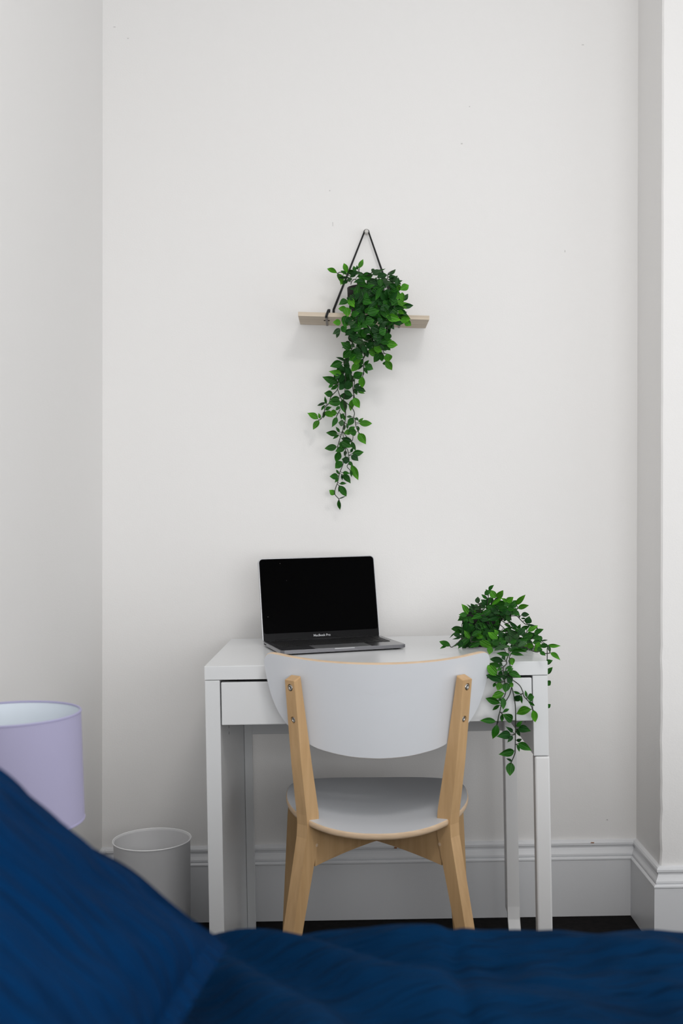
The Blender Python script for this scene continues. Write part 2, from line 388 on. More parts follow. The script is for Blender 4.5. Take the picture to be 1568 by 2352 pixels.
tag(dv, 'navy blue crinkled cotton duvet spread over the bed', 'duvet')

T = Vector((-.136, -1.735, .618))
E1 = Vector((-.775, 0, .632)).normalized(); E2 = Vector((-.035, -1, .01)).normalized(); NP = E2.cross(E1).normalized()
if NP.z < 0: NP = -NP
def pillow_fn(u, v, side):
    # u along E1 (0..1), v along E2 (0..1)
    a, b = 2*u-1, 2*v-1
    prof = ((1-abs(a)**2.6)*(1-abs(b)**3.2))
    fa, fb = min(abs(a)/.90, 1), min(abs(b)/.93, 1); h = .0022+.050*max((1-fa**2.4)*(1-fb**3), 0)**.6
    pin = .035                                   # sides draw in between the corners
    uu = .5+.5*a*(1-pin*2*(1-b*b)); vv = .5+.5*b*(1-pin*(1-a*a))
    wob = .007*mnoise.noise((u*5, v*5, 3+side))+.006*mnoise.noise((u*3, v*14, 8+side))*min(1, prof*3)+.0060*mnoise.noise((u*9, v*34, 5+side))*min(1, prof*4)
    p = T+E1*(uu*.50)+E2*(vv*.70)+NP*(side*h*(1 if side > 0 else .55)+wob+.012*math.sin(u*7)*(1-prof))
    p += Vector((0, 0, -.012*(1-u)*(1-v)-.019*max(0, math.sin(math.pi*u/.62))*(1-.5*v)))
    return p
bm = bmesh.new(); uvl = bm.loops.layers.uv.new('UVMap'); NU = 110; edge = {}
for side in (1, -1):
    V = {}
    for i in range(NU+1):
        for j in range(NU+1):
            rim = i in (0, NU) or j in (0, NU)
            if rim and (i, j) in edge: V[i, j] = edge[i, j]; continue
            # denser sampling near the rim
            cu = .5-.5*math.cos(math.pi*i/NU); cv = .5-.5*math.cos(math.pi*j/NU)
            V[i, j] = bm.verts.new(pillow_fn(cu, cv, side))
            if rim: edge[i, j] = V[i, j]
    for i in range(NU):
        for j in range(NU):
            f = bm.faces.new((V[i, j], V[i+1, j], V[i+1, j+1], V[i, j+1]))
            for lp, (a, b) in zip(f.loops, ((i, j), (i+1, j), (i+1, j+1), (i, j+1))): lp[uvl].uv = (a/NU*.6, b/NU*.9)
pl = from_bm('pillow', bm, M_pillow, None, True); tag(pl, 'royal blue cotton pillow leaning at the head of the bed', 'pillow')
bedbox('headboard', -.62, -.585, -2.93, -1.56, .05, 1.0, M_bedbase, .01)

# ---------------------------------------------------------------- desk
D = empty('desk', (-.3071, -.5695, 0), (0, 0, -.0133)); tag(D, 'small white desk with a wide drawer and slim right legs', 'desk')
box('desktop', 0, .73, 0, .50, .7205, .75, M_desk, D, .0012)
box('side_panel', .0005, .0325, .001, .495, .002, .7195, M_desk, D, .0012)
box('side_panel', .6975, .7295, .001, .46, .549, .7195, M_desk, D, .0012)
lg = box('leg', .6995, .7315, .002, .032, .002, .5475, M_deskmetal, D, .004)
# rear right leg with its foot turned forwards
bm = bmesh.new()
pts = [(.696, .432, .5615)]
prof = [(.430, .70), (.430, .075), (.425, .045), (.412, .022), (.395, .012), (.380, .010)]
inner = [(.380, .002), (.400, .003), (.420, .012), (.436, .034), (.442, .07), (.442, .70)]
add_prism(bm, [(.690, y, z) for y, z in prof+inner], (.030, 0, 0))
bmesh.ops.bevel(bm, geom=bm.edges[:], offset=.001, segments=1, affect='EDGES')
add_box(bm, .689, .693, .432, .470, .06, .70, .001)
from_bm('leg', bm, M_deskmetal, D)
fo = lathe('foot_bolt', [(0, .0), (.006, 0), (.006, .003), (0, .004)], M_steel, D, (.705, .396, .012), 16)
box('rear_post', .0330, .0530, .462, .482, .002, .60, M_desk, D, .0012)
box('back_panel', .033, .697, .470, .486, .509, .7195, M_desk, D, .0012)
dr = box('drawer_front', .0350, .6960, .002, .019, .6235, .7150, M_desk, D, .0018)
bm = bmesh.new(); add_box(bm, .045, .686, .020, .440, .628, .634, .0005); add_box(bm, .045, .057, .020, .44, .634, .69, .0005); add_box(bm, .674, .686, .020, .44, .634, .69, .0005)
add_box(bm, .057, .674, .425, .44, .634, .69, .0005); from_bm('drawer_box', bm, M_gap, D)
lathe('drawer_screw', [(0, -.009), (.004, -.0085), (.0065, -.006), (.0075, 0), (0, 0)], M_steel, D, (.116, .045, .628), 16)
for z in (.592, .578): box('screw_cap', .0325, .0331, .145, .148, z-.003, z+.003, M_gap, D, 0)
for yy, z in ((.25, .655), (.12, .60)): box('screw_cap', .6969, .6975, yy, yy+.003, z-.003, z+.003, M_gap, D, 0)

# ---------------------------------------------------------------- laptop
LW, LD = .3000, .2010
psi = R(16.2)
rear_mid = Vector((-.0633, -.1868, .7502))
LP = empty('laptop', rear_mid, (0, 0, psi)); tag(LP, 'open slim grey laptop with a black screen on the desk', 'laptop')
def rrect(w, d, r, n=6, rl=None):
    out = []
    rl = r if rl is None else rl; r0 = r
    for sx_, sy_, a0 in ((1, 1, 0), (-1, 1, 90), (-1, -1, 180), (1, -1, 270)):
        r = r0 if sy_ > 0 else rl; cx, cy = sx_*(w/2-r), sy_*(d/2-r)
        for k in range(n+1):
            a = R(a0+90*k/n); out.append((cx+r*math.cos(a), cy+r*math.sin(a)))
    return out
def plate(name, w, d, r, z0, z1, m, parent, off=(0, 0), bev=.0, rl=None):
    bm = bmesh.new(); add_prism(bm, [(x+off[0], y+off[1], z0) for x, y in rrect(w, d, r, 6, rl)], (0, 0, z1-z0))
    if bev:
        es = [e for e in bm.edges if abs(e.verts[0].co.z-e.verts[1].co.z) < 1e-7]
        bmesh.ops.bevel(bm, geom=es, offset=bev, segments=3, affect='EDGES', profile=.6)
    return from_bm(name, bm, m, parent)
plate('bottom_case', LW-.016, LD-.016, .010, .0012, .0036, M_key, LP, (0, -LD/2))
for sx in (-1, 1):
    for sy in (-1, 1): lathe('rubber_foot', [(0, 0), (.007, 0), (.008, .0016), (0, .0016)], M_key, LP, (sx*.128, -LD/2+sy*.085, 0), 16)
base = plate('base', LW, LD, .011, .0034, .0108, M_alu, LP, (0, -LD/2), .0013)
plate('base_edge', LW-.001, LD-.001, .0107, .0109, .0112, M_alu_l, LP, (0, -LD/2))
deck = plate('deck', LW-.004, LD-.004, .0095, .0111, .0114, M_alu, LP, (0, -LD/2))
plate('keyboard_well', .272, .102, .003, .01125, .01165, M_key, deck, (0, -.070))
bm = bmesh.new()
for r_ in range(6):
    n = 14; wk = .268/n; y = -.024-r_*.0185+ (0 if r_ else -.002)
    k = 0
    while k < n:
        span = 5 if (r_ == 5 and k == 4) else 1
        add_box(bm, -.134+k*wk+.001, -.134+(k+span)*wk-.001, y-.0155, y-.001, .0116, .0123, .0003, 1); k += span
o = from_bm('keys', bm, M_key, deck); o['kind'] = 'stuff'
plate('trackpad', .134, .072, .004, .01125, .01155, M_alu_l, deck, (0, -.160))
for sx in (-1, 1):
    for q in range(5): box('speaker_slot', sx*.1425-.0022, sx*.1425+.0022, -.034-q*.016-.0075, -.034-q*.016-.006, .0113, .01155, M_key, deck, 0)
box('lid_notch', -.024, .024, -LD-.0002, -LD+.004, .0086, .0113, M_alu_l, base, .0004)
for q in range(2): box('side_port', -LW/2-.0002, -LW/2+.002, -.026-q*.013, -.017-q*.013, .0052, .0080, M_dark, base, 0)
TILT = R(11.1)
hg = lathe('hinge_bar', [(0, -.118), (.0035, -.118), (.0035, .118), (0, .118)], M_key, LP, n=16); hg.rotation_euler = (0, R(90), 0); hg.location = (0, -.001, .0095)
LH = .2040
lid = plate('lid', LW, LH, .011, -.0045, -.0004, M_alu, LP, (0, LH/2), .0009, .004)
lid.location = (0, -.0005, .0108); lid.rotation_euler = (R(90)-TILT, 0, 0)     # local y runs up the lid, local +z faces the user
plate('lid_rim', LW-.0004, LH-.0004, .0109, -.0006, .0000, M_alu_l, lid, (0, LH/2), 0, .004)
def screen_mat():
    m = mat('black_screen_glass', (.0006, .0006, .0008), .15, .015); nt = m.node_tree; N = nt.nodes; L = nt.links; b = N['Principled BSDF']
    tc = N.new('ShaderNodeTexCoord'); v = N.new('ShaderNodeTexVoronoi'); v.inputs['Scale'].default_value = 75; L.new(tc.outputs['Object'], v.inputs['Vector'])
    lt = N.new('ShaderNodeMath'); lt.operation = 'LESS_THAN'; lt.inputs[1].default_value = .045; L.new(v.outputs['Distance'], lt.inputs[0])
    sp = N.new('ShaderNodeSeparateColor'); L.new(v.outputs['Color'], sp.inputs[0])
    gt = N.new('ShaderNodeMath'); gt.operation = 'GREATER_THAN'; gt.inputs[1].default_value = .86; L.new(sp.outputs[0], gt.inputs[0])
    ml = N.new('ShaderNodeMath'); ml.operation = 'MULTIPLY'; L.new(lt.outputs[0], ml.inputs[0]); L.new(gt.outputs[0], ml.inputs[1])
    mx = N.new('ShaderNodeMix'); mx.data_type = 'RGBA'; mx.inputs[6].default_value = (.0012, .0012, .0014, 1); mx.inputs[7].default_value = (.4, .4, .4, 1)
    L.new(ml.outputs[0], mx.inputs[0]); L.new(mx.outputs[2], b.inputs['Base Color']); return m
M_screen = screen_mat()
M_bezel = mat('charcoal_bezel_glass', (.0055, .0055, .0065), .2, .1)
plate('bezel', LW-.0042, LH-.0024, .009, -.0002, .0003, M_bezel, lid, (0, LH/2-.0010), 0, .002)
plate('screen', LW-.008, LH-.021, .007, .0002, .0006, M_screen, lid, (0, LH/2+.0068))
M_text = mat('bezel_lettering', (.52, .53, .55), .5, .3)
tc_ = bpy.data.curves.new('txt', 'FONT'); tc_.body = 'MacBook Pro'; tc_.size = .0079; tc_.align_x = 'CENTER'; tc_.offset = .00012
to = bpy.data.objects.new('txt', tc_); COL.objects.link(to)
dg = bpy.context.evaluated_depsgraph_get(); me = bpy.data.meshes.new_from_object(to.evaluated_get(dg)); bpy.data.objects.remove(to)
tx = link('lettering', me, M_text, lid); tx.location = (0, .0058, .0005)

# ---------------------------------------------------------------- chair
CH = empty('chair', (.0461, -.4864, 0), (0, .0159, .0227)); tag(CH, 'wooden chair with white rounded seat and curved back at the desk', 'chair')
SQ = math.sqrt(.5)
# outer edge (r,z) and width of the rear posts, measured in the diagonal plane
out_ = [(.2582, .7360), (.2480, .6420), (.2388, .5540), (.2300, .4900), (.2243, .4500), (.2226, .4280), (.2243, .4020), (.2330, .3600), (.2599, .2315), (.3085, .0)]
wid = [.0185, .0240, .0300, .0335, .0350, .0358, .0358, .0345, .0283, .0215]
TH = .0295
RACK = .030
def cut_holes(o, holes):
    for (c, ax, r, depth) in holes:
        bm = bmesh.new(); c = Vector(c); ax = Vector(ax).normalized(); add_tube(bm, [c+ax*.01, c-ax*depth], r, 20)
        bmesh.ops.recalc_face_normals(bm, faces=bm.faces[:]); me = bpy.data.meshes.new('cut'); bm.to_mesh(me); bm.free()
        k = bpy.data.objects.new('cut', me); COL.objects.link(k); k.parent = o.parent
        md = o.modifiers.new('b', 'BOOLEAN'); md.operation = 'DIFFERENCE'; md.object = k; md.solver = 'EXACT'
        bpy.context.view_layer.update()
        dg = bpy.context.evaluated_depsgraph_get(); nm = bpy.data.meshes.new_from_object(o.evaluated_get(dg))
        o.modifiers.clear(); o.data = nm; bpy.data.objects.remove(k)
def bolt(c, ax, r, parent):
    c = Vector(c); ax = Vector(ax).normalized(); q = ax.to_track_quat('Z', 'Y')
    o = lathe('bolt', [(0, .0008), (r*.36, .0008), (r*.36, .0030), (r*.62, .0033), (r*.9, .0022), (r, 0), (r*.9, -.002), (0, -.002)], M_steel, parent, n=24)
    o.location = c; o.rotation_euler = q.to_euler()
    for p in o.data.polygons: p.use_smooth = True
    s = lathe('hex_socket', [(0, .0010), (r*.37, .0010), (r*.37, .0011)], M_dark, o, n=6)
    return o
for s in (-1, 1):
    d = Vector((s*SQ, -SQ, 0)); n = Vector((-s*SQ, -SQ, 0))
    poly = [d*r+Vector((0, 0, z)) for r, z in out_]+[d*(r-w_)+Vector((0, 0, z)) for (r, z), w_ in reversed(list(zip(out_, wid)))]
    # chamfered post head
    poly[0].z -= .006; poly[-1].z += .002
    bm = bmesh.new(); add_prism(bm, [p-n*TH/2 for p in poly], n*TH)
    es = [e for e in bm.edges if (abs((e.verts[0].co-e.verts[1].co).dot(n)) < 1e-5)]
    bmesh.ops.bevel(bm, geom=es, offset=.0022, segments=2, affect='EDGES', profile=.5)
    leg = from_bm('rear_leg', bm, M_wood, CH)
    hs = []
    for z, r_, dep in ((.7150, .0076, .004), (.6480, .0070, .0060)):
        # outer radius at this height
        for (r0, z0), (r1, z1) in zip(out_, out_[1:]):
            if z1 <= z <= z0: ro = r0+(r1-r0)*(z-z0)/(z1-z0)
        hs.append((d*ro+Vector((0, 0, z))+n*.000, d, r_, dep))
    cut_holes(leg, hs)
    for c, ax, r_, dep in hs: bolt(c-ax*(dep-.0015), ax, r_*.93, leg)
    # dowel plug on the inner side face
    pk = bmesh.new(); c = d*.195+Vector((0, 0, .383))+n*(TH/2); add_tube(pk, [c-n*.001, c+n*.0004], .0035, 16); from_bm('dowel', pk, M_ply, leg)
for s in (-1, 1):
    d = Vector((s*math.sin(R(50)), math.cos(R(50)), 0)); n = Vector((-s*d.y, s*d.x, 0))
    prof_o = [(.253, .424), (.257, .36), (.267, .20), (.2810, 0)]; w_ = [.036, .036, .029, .0215]
    poly = [d*r+Vector((0, 0, z)) for r, z in prof_o]+[d*(r-k)+Vector((0, 0, z)) for (r, z), k in reversed(list(zip(prof_o, w_)))]
    bm = bmesh.new(); add_prism(bm, [p-n*TH/2 for p in poly], n*TH)
    es = [e for e in bm.edges if (abs((e.verts[0].co-e.verts[1].co).dot(n)) < 1e-5)]
    bmesh.ops.bevel(bm, geom=es, offset=.002, segments=2, affect='EDGES')
    for v in bm.verts: v.co.x += RACK*(v.co.y+.165)
    from_bm('front_leg', bm, M_wood, CH)
# crossed rails under the seat
for k, s in enumerate((-1, 1)):
    d = Vector((s*SQ, -SQ, 0)); n = Vector((-d.y, d.x, 0))
    top = [(r, .412) for r in (-.197, .197)]
    low = []
    for q in range(17):
        r = .197-q*.394/16; low.append((r, .352-.013*(abs(r)/.197)**2.0))
    poly = [d*r+Vector((0, 0, z)) for r, z in [(-.197, .4125), (.197, .4125)]+low]
    bm = bmesh.new(); t_ = .0235-.0004*k; add_prism(bm, [p-n*t_/2 for p in poly], n*t_)
    for v in bm.verts: v.co.x += RACK*(v.co.y+.165)*(1 if v.co.y > 0 else .6)
    from_bm('cross_rail', bm, M_wood, CH)

def shell(name, outline, zfun, th, rings, parent, nrm, frame):
    """bent plywood: outline (u,v) scaled towards its centre in rings; frame maps (u,v,h) to 3D"""
    cu = sum(p[0] for p in outline)/len(outline); cv = sum(p[1] for p in outline)/len(outline)
    def surf(h, flip):
        bm = bmesh.new(); rows = []
        for k in range(rings, 0, -1):
            t = k/rings; rows.append([bm.verts.new(frame(cu+(u-cu)*t, cv+(v-cv)*t, h)) for u, v in outline])
        c = bm.verts.new(frame(cu, cv, h)); n = len(outline)
        for a, b in zip(rows, rows[1:]):
            for i in range(n): bm.faces.new((a[i], a[(i+1) % n], b[(i+1) % n], b[i]))
        for i in range(n): bm.faces.new((rows[-1][i], rows[-1][(i+1) % n], c))
        return bm
    b1 = surf(th/2, 0); b0 = surf(-th/2, 1); merge(b1, b0)
    n = len(outline)
    o = from_bm(name, b1, M_lam, parent, True)
    bm = bmesh.new(); lay = 5
    rows = []
    for k in range(lay+1):
        g = .0022*math.sin(math.pi*k/lay)**.6          # rounded edge of the ply
        rows.append([bm.verts.new(frame(u+(u-cu)/math.hypot(u-cu, v-cv)*g, v+(v-cv)/math.hypot(u-cu, v-cv)*g, -th/2+th*k/lay)) for u, v in outline])
    for a, b in zip(rows, rows[1:]):
        for i in range(n): bm.faces.new((a[i], a[(i+1) % n], b[(i+1) % n], b[i]))
    from_bm('plywood_edge', bm, M_ply, o)
    return o
# seat: rounded square, cupped towards the middle
so = []
for k in range(72):
    a = 2*math.pi*k/72; c, s_ = math.cos(a), math.sin(a); ex = 2/2.55
    so.append((.197*math.copysign(abs(c)**ex, c), .205*math.copysign(abs(s_)**ex, s_)))
def seat_frame(u, v, h): return Vector((u+RACK*(v+.165), v, .425+.029*(u/.197)**2*(1-.55*max(0, v/.205))+.009*(v/.205)-.006*max(0, v/.205-.6)+h))
shell('seat', so, None, .0125, 10, CH, None, seat_frame)
# back: wide at the top with rounded ears, bow-shaped below, bent round the sitter
half = [(0, .7665), (.06, .7675), (.12, .7700), (.17, .7740), (.205, .7782), (.220, .7790), (.2285, .7745), (.2325, .7650), (.2320, .7500), (.2260, .7200), (.2160, .6850), (.2020, .6550), (.1830, .6300), (.1600, .6090), (.1300, .5910), (.0950, .5815), (.0500, .5745), (0, .5720)]
h3 = smooth_poly([Vector((x, z, 0)) for x, z in half], 4)
ol = [(p.x, p.y) for p in h3]+[(-p.x, p.y) for p in h3[-2:0:-1]]
def back_frame(u, v, h):
    # lean: posts lean back 4.7 deg; bend: ends come forward
    y = -.2000-(v-.70)*.13+1.75*u*u
    dy = 3.5*u; nl = math.sqrt(1+dy*dy)
    return Vector((u+h*dy/nl, y-h/nl, v-h*.13))
shell('backrest', ol, None, .0130, 12, CH, None, back_frame)

# ---------------------------------------------------------------- waste bin
bc = at_y(349, 1928, -.27); BR, BH = .0925, bc.z
bn = empty('waste_bin', (bc.x, bc.y, 0)); tag(bn, 'small round white waste bin beside the desk', 'waste bin')
lathe('bin_body', [(0, .001), (BR*.93, .001), (BR*.94, .004), (BR-.0012, BH-.003), (BR, BH-.0015), (BR, BH), (BR-.0025, BH), (BR-.0030, BH-.004), (BR*.90, .008), (0, .008)], M_bin, bn, n=64)
bm = bmesh.new(); add_lathe(bm, [(BR+.0006+.0014*math.cos(a), BH+.0006+.0014*math.sin(a)) for a in [2*math.pi*k/10 for k in range(10)]], n=64, closed=True)
from_bm('bin_rim', bm, mat('bin_rim_white', (.85, .85, .86), .35), bn, True)

# ---------------------------------------------------------------- bedside lamp on its stand
LX, LY = -.5335, -1.20
ns = empty('nightstand', (LX+.03, LY, 0)); tag(ns, 'low white nightstand under the lavender lamp', 'nightstand')
box('nightstand_top', -.13, .15, -.16, .16, .385, .405, M_night, ns, .002)
box('nightstand_body', -.125, .145, -.155, .155, .16, .385, M_night, ns, .002)
box('drawer_front', .145, .158, -.145, .145, .18, .37, M_night, ns, .002)
for x in (-.11, .13):
    for y in (-.14, .14): box('leg', x-.013, x+.013, y-.013, y+.013, .001, .16, M_wood, ns, .002)
lp = empty('table_lamp', (LX, LY, .4055)); tag(lp, 'bedside lamp with lavender drum shade by the left wall', 'lamp')
zt, zb = .7690-.4055, .600-.4055; rt_, rb_ = .1105, .1130
lathe('lamp_base', [(0, .0005), (.048, .0005), (.050, .006), (.047, .018), (.030, .05), (.034, .085), (.028, .12), (.012, .135), (.010, .155), (0, .156)], M_lampbase, lp, n=32)
lathe('stem', [(0, .15), (.006, .15), (.006, .26), (0, .26)], M_steel, lp, n=16)
sh = lathe('shade', [(rb_, zb), (rt_, zt)], M_shade, lp, n=72)
lathe('shade_lining', [(rb_-.0015, zb+.0005), (rt_-.0015, zt-.0005)], M_lining, sh, n=72)
for nm, r_, z in (('rim', rt_, zt), ('rim', rb_, zb)):
    bm = bmesh.new(); add_lathe(bm, [(r_-.0008+.0018*math.cos(a), z+.0018*math.sin(a)) for a in [2*math.pi*k/8 for k in range(8)]], n=72, closed=True); from_bm(nm, bm, M_shaderim, sh, True)
bm = bmesh.new()
for a in (0, 120, 240): add_tube(bm, [(0, 0, .20), ((rb_-.002)*math.cos(R(a)), (rb_-.002)*math.sin(R(a)), zb+.010)], .0012, 6)
from_bm('shade_spider', bm, M_steel, sh)
lathe('bulb', [(0, .19), (.012, .20), (.013, .235), (.024, .262), (.028, .282), (.022, .302), (0, .312)], M_lampbase, lp, n=24)

# ---------------------------------------------------------------- hanging shelf
A, B_ = at_y(684, 716, -.145), at_y(985.5, 725, -.145)
A2 = at_y(684, 725, -.145)
TB = .0105; sx = (B_-A); SL = sx.length; tilt = math.atan2(sx.z, sx.x)
sc = (A+B_)/2
SH = empty('hanging_shelf', (sc.x, 0, sc.z-TB), (0, -tilt, 0)); tag(SH, 'narrow pale wooden shelf slung on a black cord on the wall', 'shelf')
# local: x along the board, y=0 at the wall, z=0 underside
box('board', -SL/2, SL/2, -.145, -.012, 0, TB, M_shelf, SH, .0008)
Mi = SH.matrix_basis.inverted()
peg_w = at_y(841.3, 533, -.014); peg = Mi @ peg_w
lx = (Mi @ at_y(750, 735, -.10)).x; rx = (Mi @ at_y(919, 742, -.10)).x
clx = (Mi @ at_y(766, 715, -.02)).x; crx = (Mi @ at_y(909, 722, -.02)).x
# one loop of doubled cord: peg -> rear of the board -> over the top -> round the front edge
def cord(side, xe, xf):
    bm = bmesh.new()
    for k, off in enumerate((-.0016, .0016)):
        pts = [Vector((peg.x+side*.0056+off*.3, peg.y, peg.z+.000)), Vector((xe+off, -.020, TB+.03)), Vector((xe+off, -.024, TB+.006)), Vector((xe+(xf-xe)*.15+off, -.036, TB+.0022)), Vector((xf+off+.006, -.112, TB+.0025)),
               Vector((xf+off+.0062, -.136, TB+.0085)), Vector((xf+off+.0045, -.1475, TB+.0050)), Vector((xf+off+.001, -.1488, .004)), Vector((xf+off, -.1482, -.0005)), Vector((xf+off, -.144, -.0022))]
        path_ = [pts[0]]+smooth_poly(pts[1:], 5)
        add_tube(bm, path_, .0017, 8)
    return from_bm('cord', bm, M_cord, SH, True)
cord(-1, clx, lx); cord(1, crx, rx)
bm = bmesh.new()
arc = [Vector((peg.x+.0062*math.cos(R(a)), peg.y, peg.z+.0062*math.sin(R(a)))) for a in range(0, 181, 15)]
add_tube(bm, arc, .0018, 8); from_bm('cord_loop', bm, M_cord, SH, True)
for x_ in (lx, rx):
    bm = bmesh.new(); add_box(bm, x_-.0026, x_+.0026, -.146, -.020, -.0028, -.0004, .0004); st = from_bm('strap', bm, M_strap, SH)
    bm = bmesh.new(); add_box(bm, x_-.0075, x_+.0075, -.093, -.0905, -.0012, -.0001, .0003); add_box(bm, x_-.0075, x_-.0045, -.0945, -.089, -.0016, 0, .0003); add_box(bm, x_+.0045, x_+.0075, -.0945, -.089, -.0016, 0, .0003)
    from_bm('staple', bm, M_dark, SH)
pg = lathe('wall_peg', [(0, .0), (.0052, 0), (.0052, .022), (.0046, .024), (0, .0245)], M_peg, n=24)
pg.location = (peg_w.x, 0.0, peg_w.z); pg.rotation_euler = (R(90), 0, 0)
tag(pg, 'small pale round peg at the top of the black cord', 'peg')

# ---------------------------------------------------------------- plants
def leaf_mesh(name, curl, fold, fat):
    prof = [(0, .03), (.06, .30), (.16, .66), (.30, .93), (.42, 1.0), (.56, .92), (.70, .70), (.83, .40), (.93, .15), (1.0, .0)]
    bm = bmesh.new(); rows = []
    for y, w_ in prof:
        w_ = w_**fat if w_ > 0 else 0
        z0 = curl*(y-.35)**2*-1+curl*.12
        if w_ < 1e-6: rows.append([bm.verts.new((0, y, z0))]); continue
        rows.append([bm.verts.new((s*w_*.5, y, z0+fold*(abs(s)**1.5)*w_*.5)) for s in (-1, -.5, 0, .5, 1)])
    for a, b in zip(rows, rows[1:]):
        for i in range(4):
            if len(b) == 1: bm.faces.new((a[i], a[i+1], b[0]))
            else: bm.faces.new((a[i], a[i+1], b[i+1], b[i]))
    me = bpy.data.meshes.new(name); bm.to_mesh(me); bm.free()
    for p in me.polygons: p.use_smooth = True
    return me
LM = {}
for key, m in LEAF.items():
    LM[key] = []
    for k, (c_, f_, ft) in enumerate(((.25, .30, 1), (.10, .20, .85), (.40, .25, 1.1), (-.15, .35, .95), (.05, .45, 1.05))):
        me = leaf_mesh('leaf_'+key+str(k), c_, f_, ft); me.materials.append(m); LM[key].append(me)
def add_leaf(plant, pinv, base, tip, width, tint, rg, face=.35):
    L_ = (tip-base).length; ya = (tip-base)/L_
    toc = (CAM-base).normalized()
    nr = toc+Vector((rg.uniform(-face, face), 0, rg.uniform(-face*.6, face*1.3)))
    xa = ya.cross(nr).normalized(); za = xa.cross(ya)
    if rg.random() < .5: pass
    M_ = Matrix.Identity(4)
    for i in range(3): M_[i][0], M_[i][1], M_[i][2], M_[i][3] = xa[i]*width, ya[i]*L_, za[i]*L_, base[i]
    o = bpy.data.objects.new('leaf', rg.choice(LM[tint])); COL.objects.link(o); o.parent = plant
    o.matrix_basis = pinv @ M_
    return o
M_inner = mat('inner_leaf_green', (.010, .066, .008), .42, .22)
def add_plant(plant, crops, depth, stems, fillers, rg, stem_r=.0011, inner=None):
    pinv = plant.matrix_basis.inverted()
    stem_px = []
    for (ox, oy, k), sts in stems:
        for st in sts: stem_px.append([(ox+x/k, oy+y/k) for x, y in st])
    bms = []
    for st in stem_px:
        P = [Vector((x, y, 0)) for x, y in st]; P = smooth_poly(P, 4) if len(P) > 2 else P
        W3 = [at_y(p.x, p.y, depth(p.x, p.y)) for p in P]
        bm = bmesh.new(); add_tube(bm, [pinv @ p for p in W3], stem_r, 6); bms.append((bm, P, W3))
    n = 0
    for (ox, oy, k), lv in crops:
        for a in lv:
            bx_, by_, tx_, ty_, w_ = a[:5]; tint = a[5] if len(a) > 5 else rg.choice('mmmmbd')
            b0 = (ox+bx_/k, oy+by_/k); t0 = (ox+tx_/k, oy+ty_/k)
            j = rg.uniform(-.010, .010)
            yb = depth(*b0)+j; yt = min(depth(*t0)+j+rg.uniform(-.008, .006), -.012)
            # a leaf keeps near its own plane: limit the depth change to its length
            pb = at_y(*b0, yb); L2 = (at_y(*t0, yb)-pb).length; yt = max(min(yt, yb+.5*L2), yb-.6*L2)
            pt = at_y(*t0, yt); sc_ = (pb-CAM).length/F_PX
            big = 1.14 if k == 7.467 else 1.0      # the bushy middle has the largest leaves
            add_leaf(plant, pinv, pb-(pt-pb)*.04*big, pt+(pt-pb)*.06*big, w_/k*sc_*1.28*big, tint, rg); n += 1
            # petiole to the nearest stem
            best = None
            for bm, P, W3 in bms:
                for p, q in zip(P, W3):
                    d_ = math.hypot(p.x-b0[0], p.y-b0[1])
                    if d_ < 22 and (best is None or d_ < best[0]): best = (d_, bm, q)
            if best and best[0] > 1.5: add_tube(best[1], [pinv @ best[2], pinv @ pb], stem_r*.7, 5)
    for (cx, cy, rx_, ry_, num, d0, d1, tints, size) in fillers:
        for q in range(num):
            a = rg.uniform(0, 2*math.pi); r_ = math.sqrt(rg.random()); x = cx+rx_*r_*math.cos(a); y = cy+ry_*r_*math.sin(a)
            Y = rg.uniform(d0, d1); pb = at_y(x, y, Y); an = rg.uniform(0, 2*math.pi); L_ = size*rg.uniform(.7, 1.2)
            pt = pb+Vector((math.cos(an)*L_, rg.uniform(-.6, .3)*L_, math.sin(an)*L_-.3*L_))
            add_leaf(plant, pinv, pb, pt, L_*rg.uniform(.45, .6), rg.choice(tints), rg, .7); n += 1
    # leaves deep inside the bush, too many and too hidden to tell apart: one joined part per plant
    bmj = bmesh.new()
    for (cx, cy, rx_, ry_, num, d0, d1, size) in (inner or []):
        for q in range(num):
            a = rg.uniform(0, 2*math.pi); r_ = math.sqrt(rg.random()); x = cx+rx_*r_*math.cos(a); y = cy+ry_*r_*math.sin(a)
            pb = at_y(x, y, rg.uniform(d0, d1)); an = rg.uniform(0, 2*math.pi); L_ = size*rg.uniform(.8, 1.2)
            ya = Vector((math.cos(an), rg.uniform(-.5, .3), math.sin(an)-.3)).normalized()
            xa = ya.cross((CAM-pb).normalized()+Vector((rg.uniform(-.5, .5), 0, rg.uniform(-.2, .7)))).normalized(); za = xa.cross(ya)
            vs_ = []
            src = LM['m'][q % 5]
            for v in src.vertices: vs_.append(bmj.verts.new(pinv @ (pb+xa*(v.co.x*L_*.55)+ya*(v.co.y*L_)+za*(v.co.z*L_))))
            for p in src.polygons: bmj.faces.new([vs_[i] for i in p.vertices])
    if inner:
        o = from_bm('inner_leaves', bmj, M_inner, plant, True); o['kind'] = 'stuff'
    for bm, P, W3 in bms: from_bm('vine_stem', bm, M_stem, plant, True)
    return n
def add_pot(plant, r_, h_):
    lathe('pot', [(0, .0005), (r_*.74, .0005), (r_*.76, .003), (r_*.92, h_*.70), (r_, h_*.705), (r_*1.01, h_*.99), (r_*1.0, h_), (r_*.95, h_), (r_*.93, h_*.86), (0, h_*.86)], M_pot, plant, n=48)
    lathe('soil', [(r_*.925, h_*.865), (r_*.5, h_*.89), (0, h_*.895)], M_soil, plant, n=32)

